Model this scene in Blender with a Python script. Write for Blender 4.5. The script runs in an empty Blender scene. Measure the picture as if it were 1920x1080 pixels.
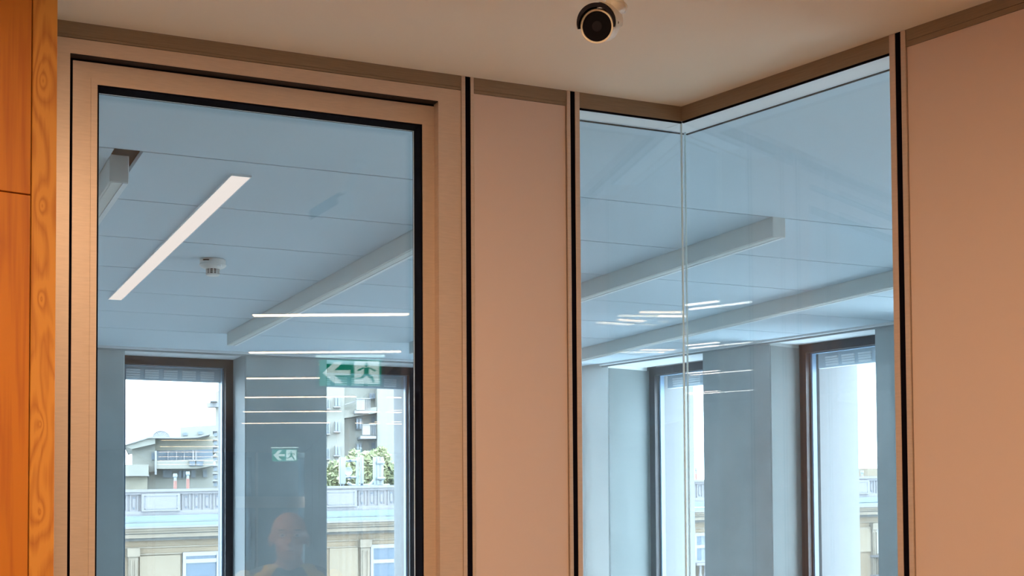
import bpy, bmesh, math, random
from mathutils import Vector, Matrix
random.seed(7)
S = bpy.context.scene
C = S.collection

# ------------------------------------------------------------------ camera
SKY = 3.9            # overcast sky radiance
LAMP = 7.0          # corridor lamp radiance
LAMP_COL = (1.0, 0.66, 0.38)
STRIP = 0.31          # office strip lamp radiance
EXPO = 1.95
PAN = 4.4           # radiance of the added corridor fill panels
M = ((0.909, -0.416, -0.006), (0.010, 0.037, -0.999), (0.416, 0.909, 0.038))   # world axes seen in the camera
def _n(v):
    return Vector(v).normalized()
fw = _n(M[2]); rt = _n(M[0]); rt = (rt - fw*rt.dot(fw)).normalized(); up = rt.cross(fw)
FPX, PXC, PYC = 2563.19, 960.0, 876.28
CAMP = Vector((0, 0, 1.6))
cd = bpy.data.cameras.new('camera'); cam = bpy.data.objects.new('camera', cd); C.objects.link(cam)
cam.matrix_world = Matrix(((rt.x, up.x, -fw.x, CAMP.x), (rt.y, up.y, -fw.y, CAMP.y), (rt.z, up.z, -fw.z, CAMP.z), (0, 0, 0, 1)))
cd.sensor_width = 36; cd.lens = 36*FPX/1920; cd.shift_y = (PYC-540)/1920; cd.clip_start = 0.02; cd.clip_end = 600
S.camera = cam
def ray(x, y):
    return rt*((x-PXC)/FPX) - up*((y-PYC)/FPX) + fw
def onp(x, y, p, n):
    d = ray(x, y); n = Vector((n[0], n[1], 0)); p = Vector((p[0], p[1], 0))
    return CAMP + d*(((p-CAMP).dot(n))/d.dot(n))
def aty(x, y, Y):
    return onp(x, y, (0, Y), (0, 1))

# ------------------------------------------------------------------ world and exposure
S.view_settings.view_transform = 'Standard'; S.view_settings.look = 'None'
S.view_settings.exposure = EXPO; S.view_settings.gamma = 1; S.view_settings.use_curve_mapping = False
w = bpy.data.worlds.new('overcast_sky'); S.world = w; w.use_nodes = True
nt = w.node_tree; bg = nt.nodes['Background']; bg.inputs[1].default_value = SKY
tc = nt.nodes.new('ShaderNodeTexCoord'); sp = nt.nodes.new('ShaderNodeSeparateXYZ'); cr = nt.nodes.new('ShaderNodeValToRGB')
nt.links.new(tc.outputs['Generated'], sp.inputs[0]); nt.links.new(sp.outputs['Z'], cr.inputs[0]); nt.links.new(cr.outputs[0], bg.inputs[0])
cr.color_ramp.elements[0].color = (0.80, 0.93, 1.0, 1); cr.color_ramp.elements[1].color = (0.86, 0.95, 1.0, 1)
S.cycles.transparent_max_bounces = 24
S.cycles.max_bounces = 8; S.cycles.diffuse_bounces = 5; S.cycles.glossy_bounces = 5

# ------------------------------------------------------------------ materials
def mat(name, col, rough=0.5, metal=0.0, noise=0.0, nscale=8.0, bump=0.0, bscale=60.0, emit=None, estr=0.0, stretch=(1, 1, 1), spec=0.5):
    m = bpy.data.materials.new(name); m.use_nodes = True; t = m.node_tree; b = t.nodes['Principled BSDF']
    b.inputs['Base Color'].default_value = (*col, 1); b.inputs['Roughness'].default_value = rough; b.inputs['Metallic'].default_value = metal
    b.inputs['Specular IOR Level'].default_value = spec
    if emit:
        b.inputs['Emission Color'].default_value = (*emit, 1); b.inputs['Emission Strength'].default_value = estr
    if noise or bump:
        tc = t.nodes.new('ShaderNodeTexCoord'); mp = t.nodes.new('ShaderNodeMapping'); mp.inputs['Scale'].default_value = stretch
        t.links.new(tc.outputs['Object'], mp.inputs[0])
    if noise:
        n = t.nodes.new('ShaderNodeTexNoise'); n.inputs['Scale'].default_value = nscale; n.inputs['Detail'].default_value = 6
        t.links.new(mp.outputs[0], n.inputs[0])
        r = t.nodes.new('ShaderNodeValToRGB'); t.links.new(n.outputs[0], r.inputs[0])
        r.color_ramp.elements[0].position = 0.3; r.color_ramp.elements[1].position = 0.7
        r.color_ramp.elements[0].color = (*[c*(1-noise) for c in col], 1); r.color_ramp.elements[1].color = (*[min(1, c*(1+noise)) for c in col], 1)
        t.links.new(r.outputs[0], b.inputs['Base Color'])
    if bump:
        n2 = t.nodes.new('ShaderNodeTexNoise'); n2.inputs['Scale'].default_value = bscale; n2.inputs['Detail'].default_value = 4
        t.links.new(mp.outputs[0], n2.inputs[0]); bp = t.nodes.new('ShaderNodeBump'); bp.inputs['Strength'].default_value = bump; bp.inputs['Distance'].default_value = 0.002
        t.links.new(n2.outputs[0], bp.inputs['Height']); t.links.new(bp.outputs[0], b.inputs['Normal'])
    return m
def emat(name, col, s):
    m = bpy.data.materials.new(name); m.use_nodes = True; t = m.node_tree; t.nodes.remove(t.nodes['Principled BSDF'])
    e = t.nodes.new('ShaderNodeEmission'); e.inputs[0].default_value = (*col, 1); e.inputs[1].default_value = s
    t.links.new(e.outputs[0], t.nodes['Material Output'].inputs[0]); return m
def glassmat(name, tint, r0=0.04, dirt=0.0):
    m = bpy.data.materials.new(name); m.use_nodes = True; t = m.node_tree; t.nodes.remove(t.nodes['Principled BSDF'])
    L = t.links.new; N = t.nodes.new
    g = N('ShaderNodeNewGeometry'); dp = N('ShaderNodeVectorMath'); dp.operation = 'DOT_PRODUCT'
    L(g.outputs['Normal'], dp.inputs[0]); L(g.outputs['Incoming'], dp.inputs[1])
    ab = N('ShaderNodeMath'); ab.operation = 'ABSOLUTE'; L(dp.outputs['Value'], ab.inputs[0])
    s1 = N('ShaderNodeMath'); s1.operation = 'SUBTRACT'; s1.inputs[0].default_value = 1; L(ab.outputs[0], s1.inputs[1])
    p = N('ShaderNodeMath'); p.operation = 'POWER'; L(s1.outputs[0], p.inputs[0]); p.inputs[1].default_value = 5
    ma = N('ShaderNodeMath'); ma.operation = 'MULTIPLY_ADD'; L(p.outputs[0], ma.inputs[0]); ma.inputs[1].default_value = 1-r0; ma.inputs[2].default_value = r0
    tr = N('ShaderNodeBsdfTransparent'); tr.inputs[0].default_value = (*tint, 1)
    gl = N('ShaderNodeBsdfGlossy'); gl.inputs['Roughness'].default_value = 0.0; gl.inputs[0].default_value = (1, 1, 1, 1)
    mx = N('ShaderNodeMixShader'); L(ma.outputs[0], mx.inputs[0]); L(tr.outputs[0], mx.inputs[1]); L(gl.outputs[0], mx.inputs[2])
    out = mx
    if dirt:
        tc = N('ShaderNodeTexCoord'); n = N('ShaderNodeTexNoise'); n.inputs['Scale'].default_value = 90; n.inputs['Detail'].default_value = 3; L(tc.outputs['Object'], n.inputs[0])
        r = N('ShaderNodeValToRGB'); r.color_ramp.elements[0].position = 0.66; r.color_ramp.elements[1].position = 0.8
        r.color_ramp.elements[0].color = (0.03, 0.03, 0.03, 1); r.color_ramp.elements[1].color = (dirt, dirt, dirt, 1)
        L(n.outputs[0], r.inputs[0]); d = N('ShaderNodeBsdfDiffuse'); d.inputs[0].default_value = (.8, .85, .88, 1)
        m2 = N('ShaderNodeMixShader'); L(r.outputs[0], m2.inputs[0]); L(mx.outputs[0], m2.inputs[1]); L(d.outputs[0], m2.inputs[2]); out = m2
    L(out.outputs[0], t.nodes['Material Output'].inputs[0]); return m
def woodmat(name, base, dark, knots, seed, centres=()):
    m = bpy.data.materials.new(name); m.use_nodes = True; t = m.node_tree; b = t.nodes['Principled BSDF']; L = t.links.new; N = t.nodes.new
    tc = N('ShaderNodeTexCoord'); mp = N('ShaderNodeMapping'); mp.inputs['Scale'].default_value = (9, 9, 1.0) if not knots else (13, 13, 2.3); mp.inputs['Location'].default_value = (seed, seed*0.7, seed*1.3)
    L(tc.outputs['Object'], mp.inputs[0])
    n = N('ShaderNodeTexNoise'); n.inputs['Scale'].default_value = 1.0 if knots else 0.8; n.inputs['Detail'].default_value = 2; n.inputs['Distortion'].default_value = 0.6; L(mp.outputs[0], n.inputs[0])
    mu = N('ShaderNodeMath'); mu.operation = 'MULTIPLY'; mu.inputs[1].default_value = 6 if knots else 5; L(n.outputs[0], mu.inputs[0])
    for (kx, ky, kz, kr) in centres:            # rings bend around each knot
        sb = N('ShaderNodeVectorMath'); sb.operation = 'SUBTRACT'; L(tc.outputs['Object'], sb.inputs[0]); sb.inputs[1].default_value = (kx, ky, kz)
        sc_ = N('ShaderNodeVectorMath'); sc_.operation = 'MULTIPLY'; L(sb.outputs[0], sc_.inputs[0]); sc_.inputs[1].default_value = (1/kr, .2/kr, .42/kr)
        ln = N('ShaderNodeVectorMath'); ln.operation = 'LENGTH'; L(sc_.outputs[0], ln.inputs[0])
        p1 = N('ShaderNodeMath'); p1.operation = 'MULTIPLY_ADD'; L(ln.outputs['Value'], p1.inputs[0]); p1.inputs[1].default_value = 1.0; p1.inputs[2].default_value = .6
        dv = N('ShaderNodeMath'); dv.operation = 'DIVIDE'; dv.inputs[0].default_value = 2.2; L(p1.outputs[0], dv.inputs[1])
        a_ = N('ShaderNodeMath'); a_.operation = 'ADD'; L(mu.outputs[0], a_.inputs[0]); L(dv.outputs[0], a_.inputs[1]); mu = a_
    fr = N('ShaderNodeMath'); fr.operation = 'PINGPONG'; fr.inputs[1].default_value = 0.5; L(mu.outputs[0], fr.inputs[0])
    n2 = N('ShaderNodeTexNoise'); mp2 = N('ShaderNodeMapping'); mp2.inputs['Scale'].default_value = (160, 160, 5); L(tc.outputs['Object'], mp2.inputs[0]); L(mp2.outputs[0], n2.inputs[0]); n2.inputs['Scale'].default_value = 1
    ad = N('ShaderNodeMath'); ad.operation = 'MULTIPLY_ADD'; L(n2.outputs[0], ad.inputs[0]); ad.inputs[1].default_value = 0.55; L(fr.outputs[0], ad.inputs[2])
    r = N('ShaderNodeValToRGB'); L(ad.outputs[0], r.inputs[0])
    r.color_ramp.elements[0].position = 0.18; r.color_ramp.elements[0].color = (*dark, 1); r.color_ramp.elements[1].position = 0.62 if knots else 0.5; r.color_ramp.elements[1].color = (*base, 1)
    L(r.outputs[0], b.inputs['Base Color']); b.inputs['Roughness'].default_value = 0.55
    bp = N('ShaderNodeBump'); bp.inputs['Strength'].default_value = 0.15; bp.inputs['Distance'].default_value = 0.001; L(ad.outputs[0], bp.inputs['Height']); L(bp.outputs[0], b.inputs['Normal'])
    return m

PLASTER = mat('corridor_plaster', (0.82, 0.72, 0.58), 0.85, bump=0.05, bscale=300)
PANEL = mat('champagne_panel', (0.66, 0.51, 0.44), 0.5, bump=0.04, bscale=500)
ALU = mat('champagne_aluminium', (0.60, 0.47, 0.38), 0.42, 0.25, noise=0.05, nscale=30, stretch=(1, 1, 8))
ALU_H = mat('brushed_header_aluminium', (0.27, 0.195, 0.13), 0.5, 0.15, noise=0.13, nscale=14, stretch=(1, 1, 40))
BLACK = mat('black_rubber', (0.004, 0.0035, 0.008), 0.9, spec=0.05)
SEAL = mat('dark_brown_seal', (0.018, 0.010, 0.008), 0.7)
GROOVE = mat('shadow_groove', (0.05, 0.03, 0.02), 0.8)
WOODP = woodmat('varnished_timber_board', (0.51, 0.160, 0.004), (0.40, 0.105, 0.002), False, 3.1)
_wl = Vector((.335-.3, 3.06, 0))
WOODS = woodmat('knotty_timber_stile', (0.60, 0.25, 0.032), (0.40, 0.125, 0.010), True, 8.4, [(.27, 0, onp(72, y_, (.335, 3.06), (-.2256, .9742)).z, r_) for y_, r_ in ((385, .020), (150, .028), (795, .020), (960, .024), (560, .014))])
GL_P = glassmat('partition_glass', (0.943, 0.970, 0.984))
GL_E = glassmat('partition_glass_edge', (0.55, 0.80, 0.86), 0.06)
GL_W = glassmat('window_glass', (0.96, 0.985, 1.0), 0.04, dirt=0.16)
SILI = mat('glass_joint', (0.62, 0.78, 0.82), 0.3)
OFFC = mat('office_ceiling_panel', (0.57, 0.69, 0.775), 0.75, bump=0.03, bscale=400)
OFFW = mat('office_white_trim', (0.82, 0.87, 0.90), 0.6)
UNDER = mat('white_header_underside', (0.88, 0.92, 0.95), 0.35)
BEAM = mat('box_section_paint', (0.66, 0.70, 0.69), 0.5)
BACK = mat('dark_void', (0.10, 0.14, 0.16), 0.9)
CONC = mat('fair_faced_concrete', (0.46, 0.50, 0.51), 0.8, noise=0.10, nscale=3.0, bump=0.35, bscale=40)
CONCW = mat('pale_painted_concrete', (0.90, 0.96, 0.96), 0.7, noise=0.05, nscale=2.5, bump=0.1, bscale=40)
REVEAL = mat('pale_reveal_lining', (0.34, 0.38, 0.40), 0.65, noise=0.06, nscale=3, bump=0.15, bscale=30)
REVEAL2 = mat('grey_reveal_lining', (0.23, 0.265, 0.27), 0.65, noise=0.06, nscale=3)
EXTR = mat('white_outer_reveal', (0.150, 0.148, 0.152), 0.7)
FRAME = mat('dark_window_frame', (0.028, 0.022, 0.030), 0.45)
FRAME2 = mat('blue_grey_glazing_bead', (0.20, 0.30, 0.42), 0.4)
BLIND = mat('blind_slat_grey', (0.58, 0.66, 0.73), 0.5)
BLINDL = mat('blind_slat_light', (0.97, 0.98, 0.98), 0.4)
WHITE = mat('white_plastic', (0.78, 0.78, 0.76), 0.4)
CAMW = mat('camera_housing_white', (0.80, 0.74, 0.62), 0.4)
LENS = mat('camera_lens_glass', (0.002, 0.001, 0.004), 0.6, spec=0.1)
SHADE = mat('black_sunshield', (0.006, 0.004, 0.010), 0.6, spec=0.2)
CARPET = mat('grey_carpet', (0.42, 0.43, 0.43), 0.95, noise=0.15, nscale=60)
FLOORC = mat('corridor_floor', (0.42, 0.37, 0.30), 0.6, noise=0.08, nscale=4)
LAMPM = emat('corridor_lamp_light', LAMP_COL, LAMP)
STRIPM = emat('office_strip_light', (1.0, 0.83, 0.74), STRIP)
STRIPM2 = emat('distant_office_strip_light', (1.0, 0.80, 0.68), 6.0)

# ------------------------------------------------------------------ helpers
LOC = {}
STUFFY = {'cage_ribs', 'cage_rings', 'baluster_hole', 'clamps', 'fan_dome', 'panel_frame', 'cornice', 'cornice_groove_shade', 'frieze_band', 'flashing', 'parapet'}
def tag(o, label=None, cat=None, group=None, kind=None):
    if label: o['label'] = label
    if cat: o['category'] = cat
    if group: o['group'] = group
    if kind: o['kind'] = kind
    return o
def empty(name, loc, label=None, cat=None, group=None, kind=None):
    o = bpy.data.objects.new(name, None); C.objects.link(o); o.location = loc; o.empty_display_size = 0.05
    LOC[o.name] = Vector(loc); return tag(o, label, cat, group, kind)
def put(name, bm, m, parent=None, loc=None, smooth=False, **k):
    """link a bmesh holding world coordinates as one object"""
    base = LOC[parent.name] if parent else Vector(loc or (0, 0, 0))
    bmesh.ops.translate(bm, verts=bm.verts, vec=-base)
    bmesh.ops.recalc_face_normals(bm, faces=bm.faces)
    me = bpy.data.meshes.new(name); bm.to_mesh(me); bm.free()
    for mm in (m if isinstance(m, (list, tuple)) else [m]): me.materials.append(mm)
    if smooth:
        for p in me.polygons: p.use_smooth = True
    o = bpy.data.objects.new(name, me); C.objects.link(o)
    if parent: o.parent = parent
    else: o.location = base
    LOC[o.name] = base
    return tag(o, k.get('label'), k.get('cat'), k.get('group'), k.get('kind'))
def copy_tree(o, parent=None):
    c = o.copy(); C.objects.link(c); c.parent = parent
    if o.name in LOC: LOC[c.name] = LOC[o.name].copy()
    for ch in list(o.children): copy_tree(ch, c)
    return c
def NB(): return bmesh.new()
def hexa(bm, pts, mi=0):
    v = [bm.verts.new(p) for p in pts]
    for f in ((0, 1, 2, 3), (7, 6, 5, 4), (0, 4, 5, 1), (1, 5, 6, 2), (2, 6, 7, 3), (3, 7, 4, 0)):
        fc = bm.faces.new([v[i] for i in f]); fc.material_index = mi
    return v
class Fr:
    """local frame of a wall: a runs along it, b away from the camera, z up"""
    def __init__(s, o, d, n): s.o = Vector((*o, 0)); s.d = Vector((*d, 0)).normalized(); s.n = Vector((*n, 0)).normalized()
    def p(s, a, b, z): return s.o + s.d*a + s.n*b + Vector((0, 0, z))
    def box(s, bm, a0, a1, b0, b1, z0, z1, mi=0):
        return hexa(bm, [s.p(a0, b0, z0), s.p(a1, b0, z0), s.p(a1, b1, z0), s.p(a0, b1, z0), s.p(a0, b0, z1), s.p(a1, b0, z1), s.p(a1, b1, z1), s.p(a0, b1, z1)], mi)
    def one(s, name, a0, a1, b0, b1, z0, z1, m, parent=None, bev=0, **k):
        bm = NB(); s.box(bm, a0, a1, b0, b1, z0, z1)
        if bev: bmesh.ops.bevel(bm, geom=bm.edges[:], offset=bev, segments=1, affect='EDGES')
        if not parent and 'loc' not in k: k['loc'] = s.p((a0+a1)/2, (b0+b1)/2, z0)
        return put(name, bm, m, parent, **k)
    def ring(s, bm, a0, a1, z0, z1, wa, wt, wb, b0, b1):
        """mitred rectangular ring (open at the bottom when wb is None)"""
        A0, A1, Z0, Z1 = a0+wa, a1-wa, (z0 if wb is None else z0+wb), z1-wt
        P = lambda a, z, b: s.p(a, b, z)
        def q(o1, o2, i2, i1): hexa(bm, [P(*o1, b0), P(*o2, b0), P(*o2, b1), P(*o1, b1), P(*i1, b0), P(*i2, b0), P(*i2, b1), P(*i1, b1)])
        q((a0, z0), (a0, z1), (A0, Z1), (A0, Z0)); q((a1, z1), (a1, z0), (A1, Z0), (A1, Z1)); q((a0, z1), (a1, z1), (A1, Z1), (A0, Z1))
        if wb is not None: q((a1, z0), (a0, z0), (A0, Z0), (A1, Z0))
W = Fr((0, 0), (1, 0), (0, 1))
def prism(bm, poly, z0, z1, mi=0):
    a = [bm.verts.new((x, y, z0)) for x, y in poly]; b = [bm.verts.new((x, y, z1)) for x, y in poly]; n = len(poly)
    for f in [a[::-1], b] + [[a[i], a[(i+1) % n], b[(i+1) % n], b[i]] for i in range(n)]:
        fc = bm.faces.new(f); fc.material_index = mi
def tube(bm, pts, r, seg=10, cap=True):
    rings = []
    for i, p in enumerate(pts):
        p = Vector(p); t = (Vector(pts[min(i+1, len(pts)-1)]) - Vector(pts[max(i-1, 0)])).normalized()
        u = t.orthogonal().normalized() if i == 0 else (u - t*u.dot(t)).normalized()
        v = t.cross(u); rr = r[i] if isinstance(r, (list, tuple)) else r
        rings.append([bm.verts.new(p + (u*math.cos(2*math.pi*k/seg) + v*math.sin(2*math.pi*k/seg))*rr) for k in range(seg)])
    for a, b in zip(rings, rings[1:]):
        for k in range(seg): bm.faces.new((a[k], a[(k+1) % seg], b[(k+1) % seg], b[k]))
    if cap: bm.faces.new(rings[0][::-1]); bm.faces.new(rings[-1])
def lathe(bm, prof, o, ax, seg=32, mi=0):
    """prof: (radius, height along ax)"""
    ax = Vector(ax).normalized(); u = ax.orthogonal().normalized(); v = ax.cross(u); o = Vector(o); rings = []
    for r, h in prof:
        if r < 1e-6: rings.append([bm.verts.new(o + ax*h)])
        else: rings.append([bm.verts.new(o + ax*h + (u*math.cos(2*math.pi*k/seg) + v*math.sin(2*math.pi*k/seg))*r) for k in range(seg)])
    for a, b in zip(rings, rings[1:]):
        for k in range(seg):
            k2 = (k+1) % seg
            f = [a[k]] + ([a[k2]] if len(a) > 1 else []) + ([b[k2]] if len(b) > 1 else []) + [b[k]] if len(a) > 1 and len(b) > 1 else ([a[0], b[k2], b[k]] if len(a) == 1 else [a[k], a[k2], b[0]])
            fc = bm.faces.new(f); fc.material_index = mi
def clip(poly, p, n):
    """keep the side of the line through p where (x-p).n >= 0"""
    out = []
    for i in range(len(poly)):
        a, b = poly[i], poly[(i+1) % len(poly)]
        da = (a[0]-p[0])*n[0]+(a[1]-p[1])*n[1]; db = (b[0]-p[0])*n[0]+(b[1]-p[1])*n[1]
        if da >= 0: out.append(a)
        if (da >= 0) != (db >= 0):
            t = da/(da-db); out.append((a[0]+(b[0]-a[0])*t, a[1]+(b[1]-a[1])*t))
    return out

# ------------------------------------------------------------------ wall frames
H = 2.75
YA = 3.238
A = Fr((0, YA), (1, 0), (0, 1))
CB = (2.009, YA); DB = (0.2256, -0.9742); NBv = (0.9742, 0.2256)
B = Fr(CB, DB, NBv)
YF = 9.25
FA = Fr((0, YF), (1, 0), (0, 1))
CF = (4.86, 8.90); DF = (0.2203, -0.9754); NF = (0.9754, 0.2203)
FB = Fr(CF, DF, NF)
def off(c, n, k): return (c[0]+n[0]*k, c[1]+n[1]*k)
def Bx(Y, k=0):      # x of wall B (pushed out by k) at Y
    return CB[0] + k/NBv[0] + (CB[1]-Y)*DB[0]/-DB[1]
def Fx(Y, k=0):
    return CF[0] + k/NF[0] + (CF[1]-Y)*DF[0]/-DF[1]
YEND = -16.0; YOFF = -9.6

# ------------------------------------------------------------------ shell: floor, ceilings, outer walls
bm = NB(); prism(bm, [(-6.4, 3.29), (Bx(3.29), 3.29), (Bx(YEND), YEND), (-6.4, YEND)], -0.1, 0.0)
put('floor', bm, FLOORC, kind='structure', label='brown corridor floor')
bm = NB(); prism(bm, [(-6.4, 3.29), (Bx(3.29), 3.29), (Bx(YOFF), YOFF), (Fx(YOFF, .9), YOFF), (Fx(10.2, .9), 10.2), (-6.4, 10.2)], -0.1, 0.0)
put('floor', bm, CARPET, kind='structure', label='grey office carpet')
bm = NB(); prism(bm, [(-6.4, YA+.09), (Bx(YA+.09, .1), YA+.09), (Bx(YEND, .1), YEND), (-6.4, YEND)], H, H+0.15)
put('ceiling', bm, PLASTER, kind='structure', label='smooth plastered corridor ceiling')

oc = empty('ceiling', (3, 6, H), 'grey panelled office ceiling with fine joints', kind='structure')
G = 0.0045
BEAMX = [-2.99, -1.775, -0.56, 0.66, 1.915, 3.10, 4.285]
def cell(x0, x1, y0, y1, z0=H, z1=H+.018, m=OFFC, name='ceiling_panel'):
    poly = [(x0, y0), (x1, y0), (x1, y1), (x0, y1)]
    poly = clip(poly, off(CF, NF, -0.055), (-NF[0], -NF[1]))
    if len(poly) < 3: return
    bm = NB(); prism(bm, poly, z0, z1); put(name, bm, m, oc)
ys = [4.305+.6712*i for i in range(7)]
for j in range(6):
    cell(-6.4, BEAMX[2]-.035, ys[j]+G, ys[j+1]-G)
    for i in range(2, 6):
        x0 = BEAMX[i]+.032 if i != 3 else 0.716
        cell(x0, BEAMX[i+1]-.032, ys[j]+G, ys[j+1]-G)
    cell(BEAMX[6]+.032, 6.6, ys[j]+G, ys[j+1]-G)
cell(-6.4, 6.6, ys[6]+G, 9.185)
# plain field near the glass, following both partitions
bm = NB()
prism(bm, [(-6.4, YA+.095), (Bx(YA+.095, .095), YA+.095), (Bx(YOFF, .095), YOFF), (Fx(YOFF, -.06), YOFF), (Fx(ys[0]-G, -.06), ys[0]-G), (-6.4, ys[0]-G)], H, H+.018)
put('ceiling_field', bm, OFFC, oc)
bm = NB(); prism(bm, [(-6.4, YA+.1), (Bx(YA+.1, .1), YA+.1), (Bx(YOFF, .1), YOFF), (Fx(YOFF, .9), YOFF), (Fx(10.3, .9), 10.3), (-6.4, 10.3)], H+.06, H+.2)
put('ceiling_void', bm, BACK, oc)
# ceiling edge profile in front of both facades
bm = NB(); FA.box(bm, -6.4, 4.80, -.058, -.028, H-.012, H+.02); FB.box(bm, -.05, 19.2, -.05, -.022, H-.012, H+.02)
put('trim_2', bm, OFFW, kind='structure', label='pale edge profile of the office ceiling')
bm = NB(); FA.box(bm, -6.4, 4.80, -.024, 0.0, H-.022, H+.05); FB.box(bm, -.05, 19.2, -.018, 0.0, H-.022, H+.05)
put('trim_3', bm, REVEAL, kind='structure', label='stepped edge strip above the concrete piers')

# facades -----------------------------------------------------------------
DEP = 0.90
wb = empty('wall_back', (2, YF, 0), 'concrete window wall across the office', kind='structure')
openA = [(1.421, 2.230), (2.804, 3.613)]
openA = [(-1.345-1.383*k, -.536-1.383*k) for k in (2, 1, 0)] + [(0.038, 0.847)] + openA
openA.sort(); openA.append((3.90, 4.72))
edges = [-6.4] + [e for o in openA for e in o] + [4.78]
for i in range(0, len(edges), 2):
    FA.one('concrete_pier', edges[i], edges[i+1], 0, .33, 0, H+.2, CONC, wb, bev=.004)
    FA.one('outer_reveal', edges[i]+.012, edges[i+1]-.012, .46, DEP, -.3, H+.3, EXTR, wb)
for (a, b) in openA:
    FA.one('window_board', a, b, 0, DEP, 0, .30, CONCW, wb)
    for k in range(3):
        FA.one('soffit_panel', a+(b-a)*k/3+.002, a+(b-a)*(k+1)/3-.002, 0.0, .36, H-.008, H+.1, OFFW, wb)
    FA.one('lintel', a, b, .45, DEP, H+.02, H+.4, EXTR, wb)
# pale lining on each pier's jamb
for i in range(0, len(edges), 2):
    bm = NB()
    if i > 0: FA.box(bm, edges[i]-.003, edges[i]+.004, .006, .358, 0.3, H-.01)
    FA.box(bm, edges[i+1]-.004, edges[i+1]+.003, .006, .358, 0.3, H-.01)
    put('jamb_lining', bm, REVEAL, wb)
wr = empty('wall_right', (5, 7, 0), 'angled window wall of the office', kind='structure')
openB = [(0.0, .979), (1.590, 2.425)] + [(3.02+1.42*k, 3.86+1.42*k) for k in range(11)]
edB = [-.38] + [e for o in openB for e in o] + [19.2]
for i in range(0, len(edB), 2):
    FB.one('concrete_pier', edB[i], edB[i+1], 0, .33 if i else .40, 0, H+.2, CONCW if i == 0 else CONC, wr, bev=.004)
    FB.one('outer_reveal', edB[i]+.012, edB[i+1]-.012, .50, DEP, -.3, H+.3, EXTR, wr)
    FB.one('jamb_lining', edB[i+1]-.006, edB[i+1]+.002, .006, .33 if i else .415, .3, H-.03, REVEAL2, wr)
for (a, b) in openB:
    FB.one('window_board', a, b, 0, DEP, 0, .30, CONCW, wr)
    for k in range(3):
        FB.one('soffit_panel', a+(b-a)*k/3+.002, a+(b-a)*(k+1)/3-.002, 0.0, .36, H-.008, H+.1, OFFW, wr)
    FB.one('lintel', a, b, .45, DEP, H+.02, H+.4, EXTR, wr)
# closing walls
W.one('wall_left', -6.6, -6.4, YEND, 10.2, 0, H, CONCW, kind='structure', label='pale closing wall')
bm = NB(); prism(bm, [(Bx(YOFF)+.1, YOFF-.2), (Fx(YOFF, 1), YOFF-.2), (Fx(YOFF, 1), YOFF), (Bx(YOFF)+.1, YOFF)], 0, H)
put('wall_side', bm, CONCW, kind='structure', label='pale wall at the far side of the office')

def window(F, n, a, b, fb, face, dirty=True, left=None):
    """dark framed fixed window set in an opening"""
    o = empty('window_%d' % n, F.p((a+b)/2, fb, .3), kind='structure'); t = o
    bm = NB(); F.ring(bm, a-.002, b+.002, .28, H-.006, .058, .06, .06, fb, fb+.07)
    put('window_frame', bm, FRAME, t)
    bm = NB(); F.ring(bm, a+.058, b-.058, .34, H-.066, .014, .004, .014, fb+.045, fb+.085)
    put('glazing_bead', bm, FRAME2, t)
    F.one('pane', a+.06, b-.06, fb+.05, fb+.056, .34, H-.068, GL_W, t)
    # external blind box seen through the top of the pane
    zt, zb = H-.03, H-.155
    bx = F.one('blind_box', a+.02, b-.02, fb+.17, fb+.21, zb, zt, BLIND, t)
    nb_ = 5; wdt = (b-a-.16)/nb_
    for k in range(nb_):
        bm = NB()
        for q in range(4):
            F.box(bm, a+.09+wdt*k, a+.09+wdt*k+wdt*.74, fb+.160-.002*q, fb+.168, zb+.012+.016*q, zb+.024+.016*q)
        put('slat', bm, BLINDL, bx)
    return o
nwin = 0
for (a, b) in openA[4:6]:
    nwin += 1; window(FA, nwin, a, b, .36, 1)
for (a, b), fb in zip(openB[:2], (.42, .285)):
    nwin += 1; window(FB, nwin, a, b, fb, -1)
W_LABEL = ['dark framed window beside the left concrete pier', 'dark framed window behind the exit sign reflection', 'narrow dark framed window behind the glass corner joint', 'dark framed window nearest the right hand post']
for i, l in enumerate(W_LABEL): bpy.data.objects['window_%d' % (i+1)]['label'] = l

# ------------------------------------------------------------------ front partition A (door, panel, glass)
pa = empty('wall_front', (1.2, YA, 0), 'champagne partition with door, panel and glass', kind='structure')
bm = NB(); A.box(bm, .30, 1.3425, 0, .1, 2.7195, H); A.box(bm, .30, 1.3425, -.001, .1, 2.7125, 2.7185)
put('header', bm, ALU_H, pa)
bm = NB(); A.box(bm, .30, 1.3425, .003, .095, 2.705, 2.73); put('header_groove', bm, GROOVE, pa)
def post(F, par, a0, a1, a2, a3, zt):
    F.one('post_trim', a0, a1, -.002, .1, 0, zt, ALU, par, bev=.0008)
    F.one('post_gasket', a1, a2, .0, .1, 0, zt, BLACK, par)
    F.one('post_trim', a2, a3, -.002, .1, 0, zt, ALU, par, bev=.0008)
post(A, pa, 1.3435, 1.3545, 1.3690, 1.3785, H)
post(A, pa, 1.6495, 1.6600, 1.6740, 1.6880, H)
bm = NB(); A.box(bm, 1.3795, 1.6485, 0, .1, 2.7180, H); A.box(bm, 1.3795, 1.6485, .000, .1, 2.7095, 2.7172)
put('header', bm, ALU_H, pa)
A.one('wall_panel', 1.3795, 1.6470, .003, .09, 0, 2.7088, PANEL, pa)
A.one('panel_joint', 1.3785, 1.6495, .006, .085, 0, 2.73, GROOVE, pa)
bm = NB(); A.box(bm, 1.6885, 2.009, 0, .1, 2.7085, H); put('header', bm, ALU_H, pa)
A.one('header_gasket', 1.6885, 2.012, .003, .0095, 2.7045, 2.7086, BLACK, pa)
A.one('header_gasket', 1.6885, 2.086, .094, .1, 2.7040, 2.7086, BLACK, pa)
A.one('header_underside', 1.6885, 2.075, .0095, .094, 2.7068, 2.7086, UNDER, pa)
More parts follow.
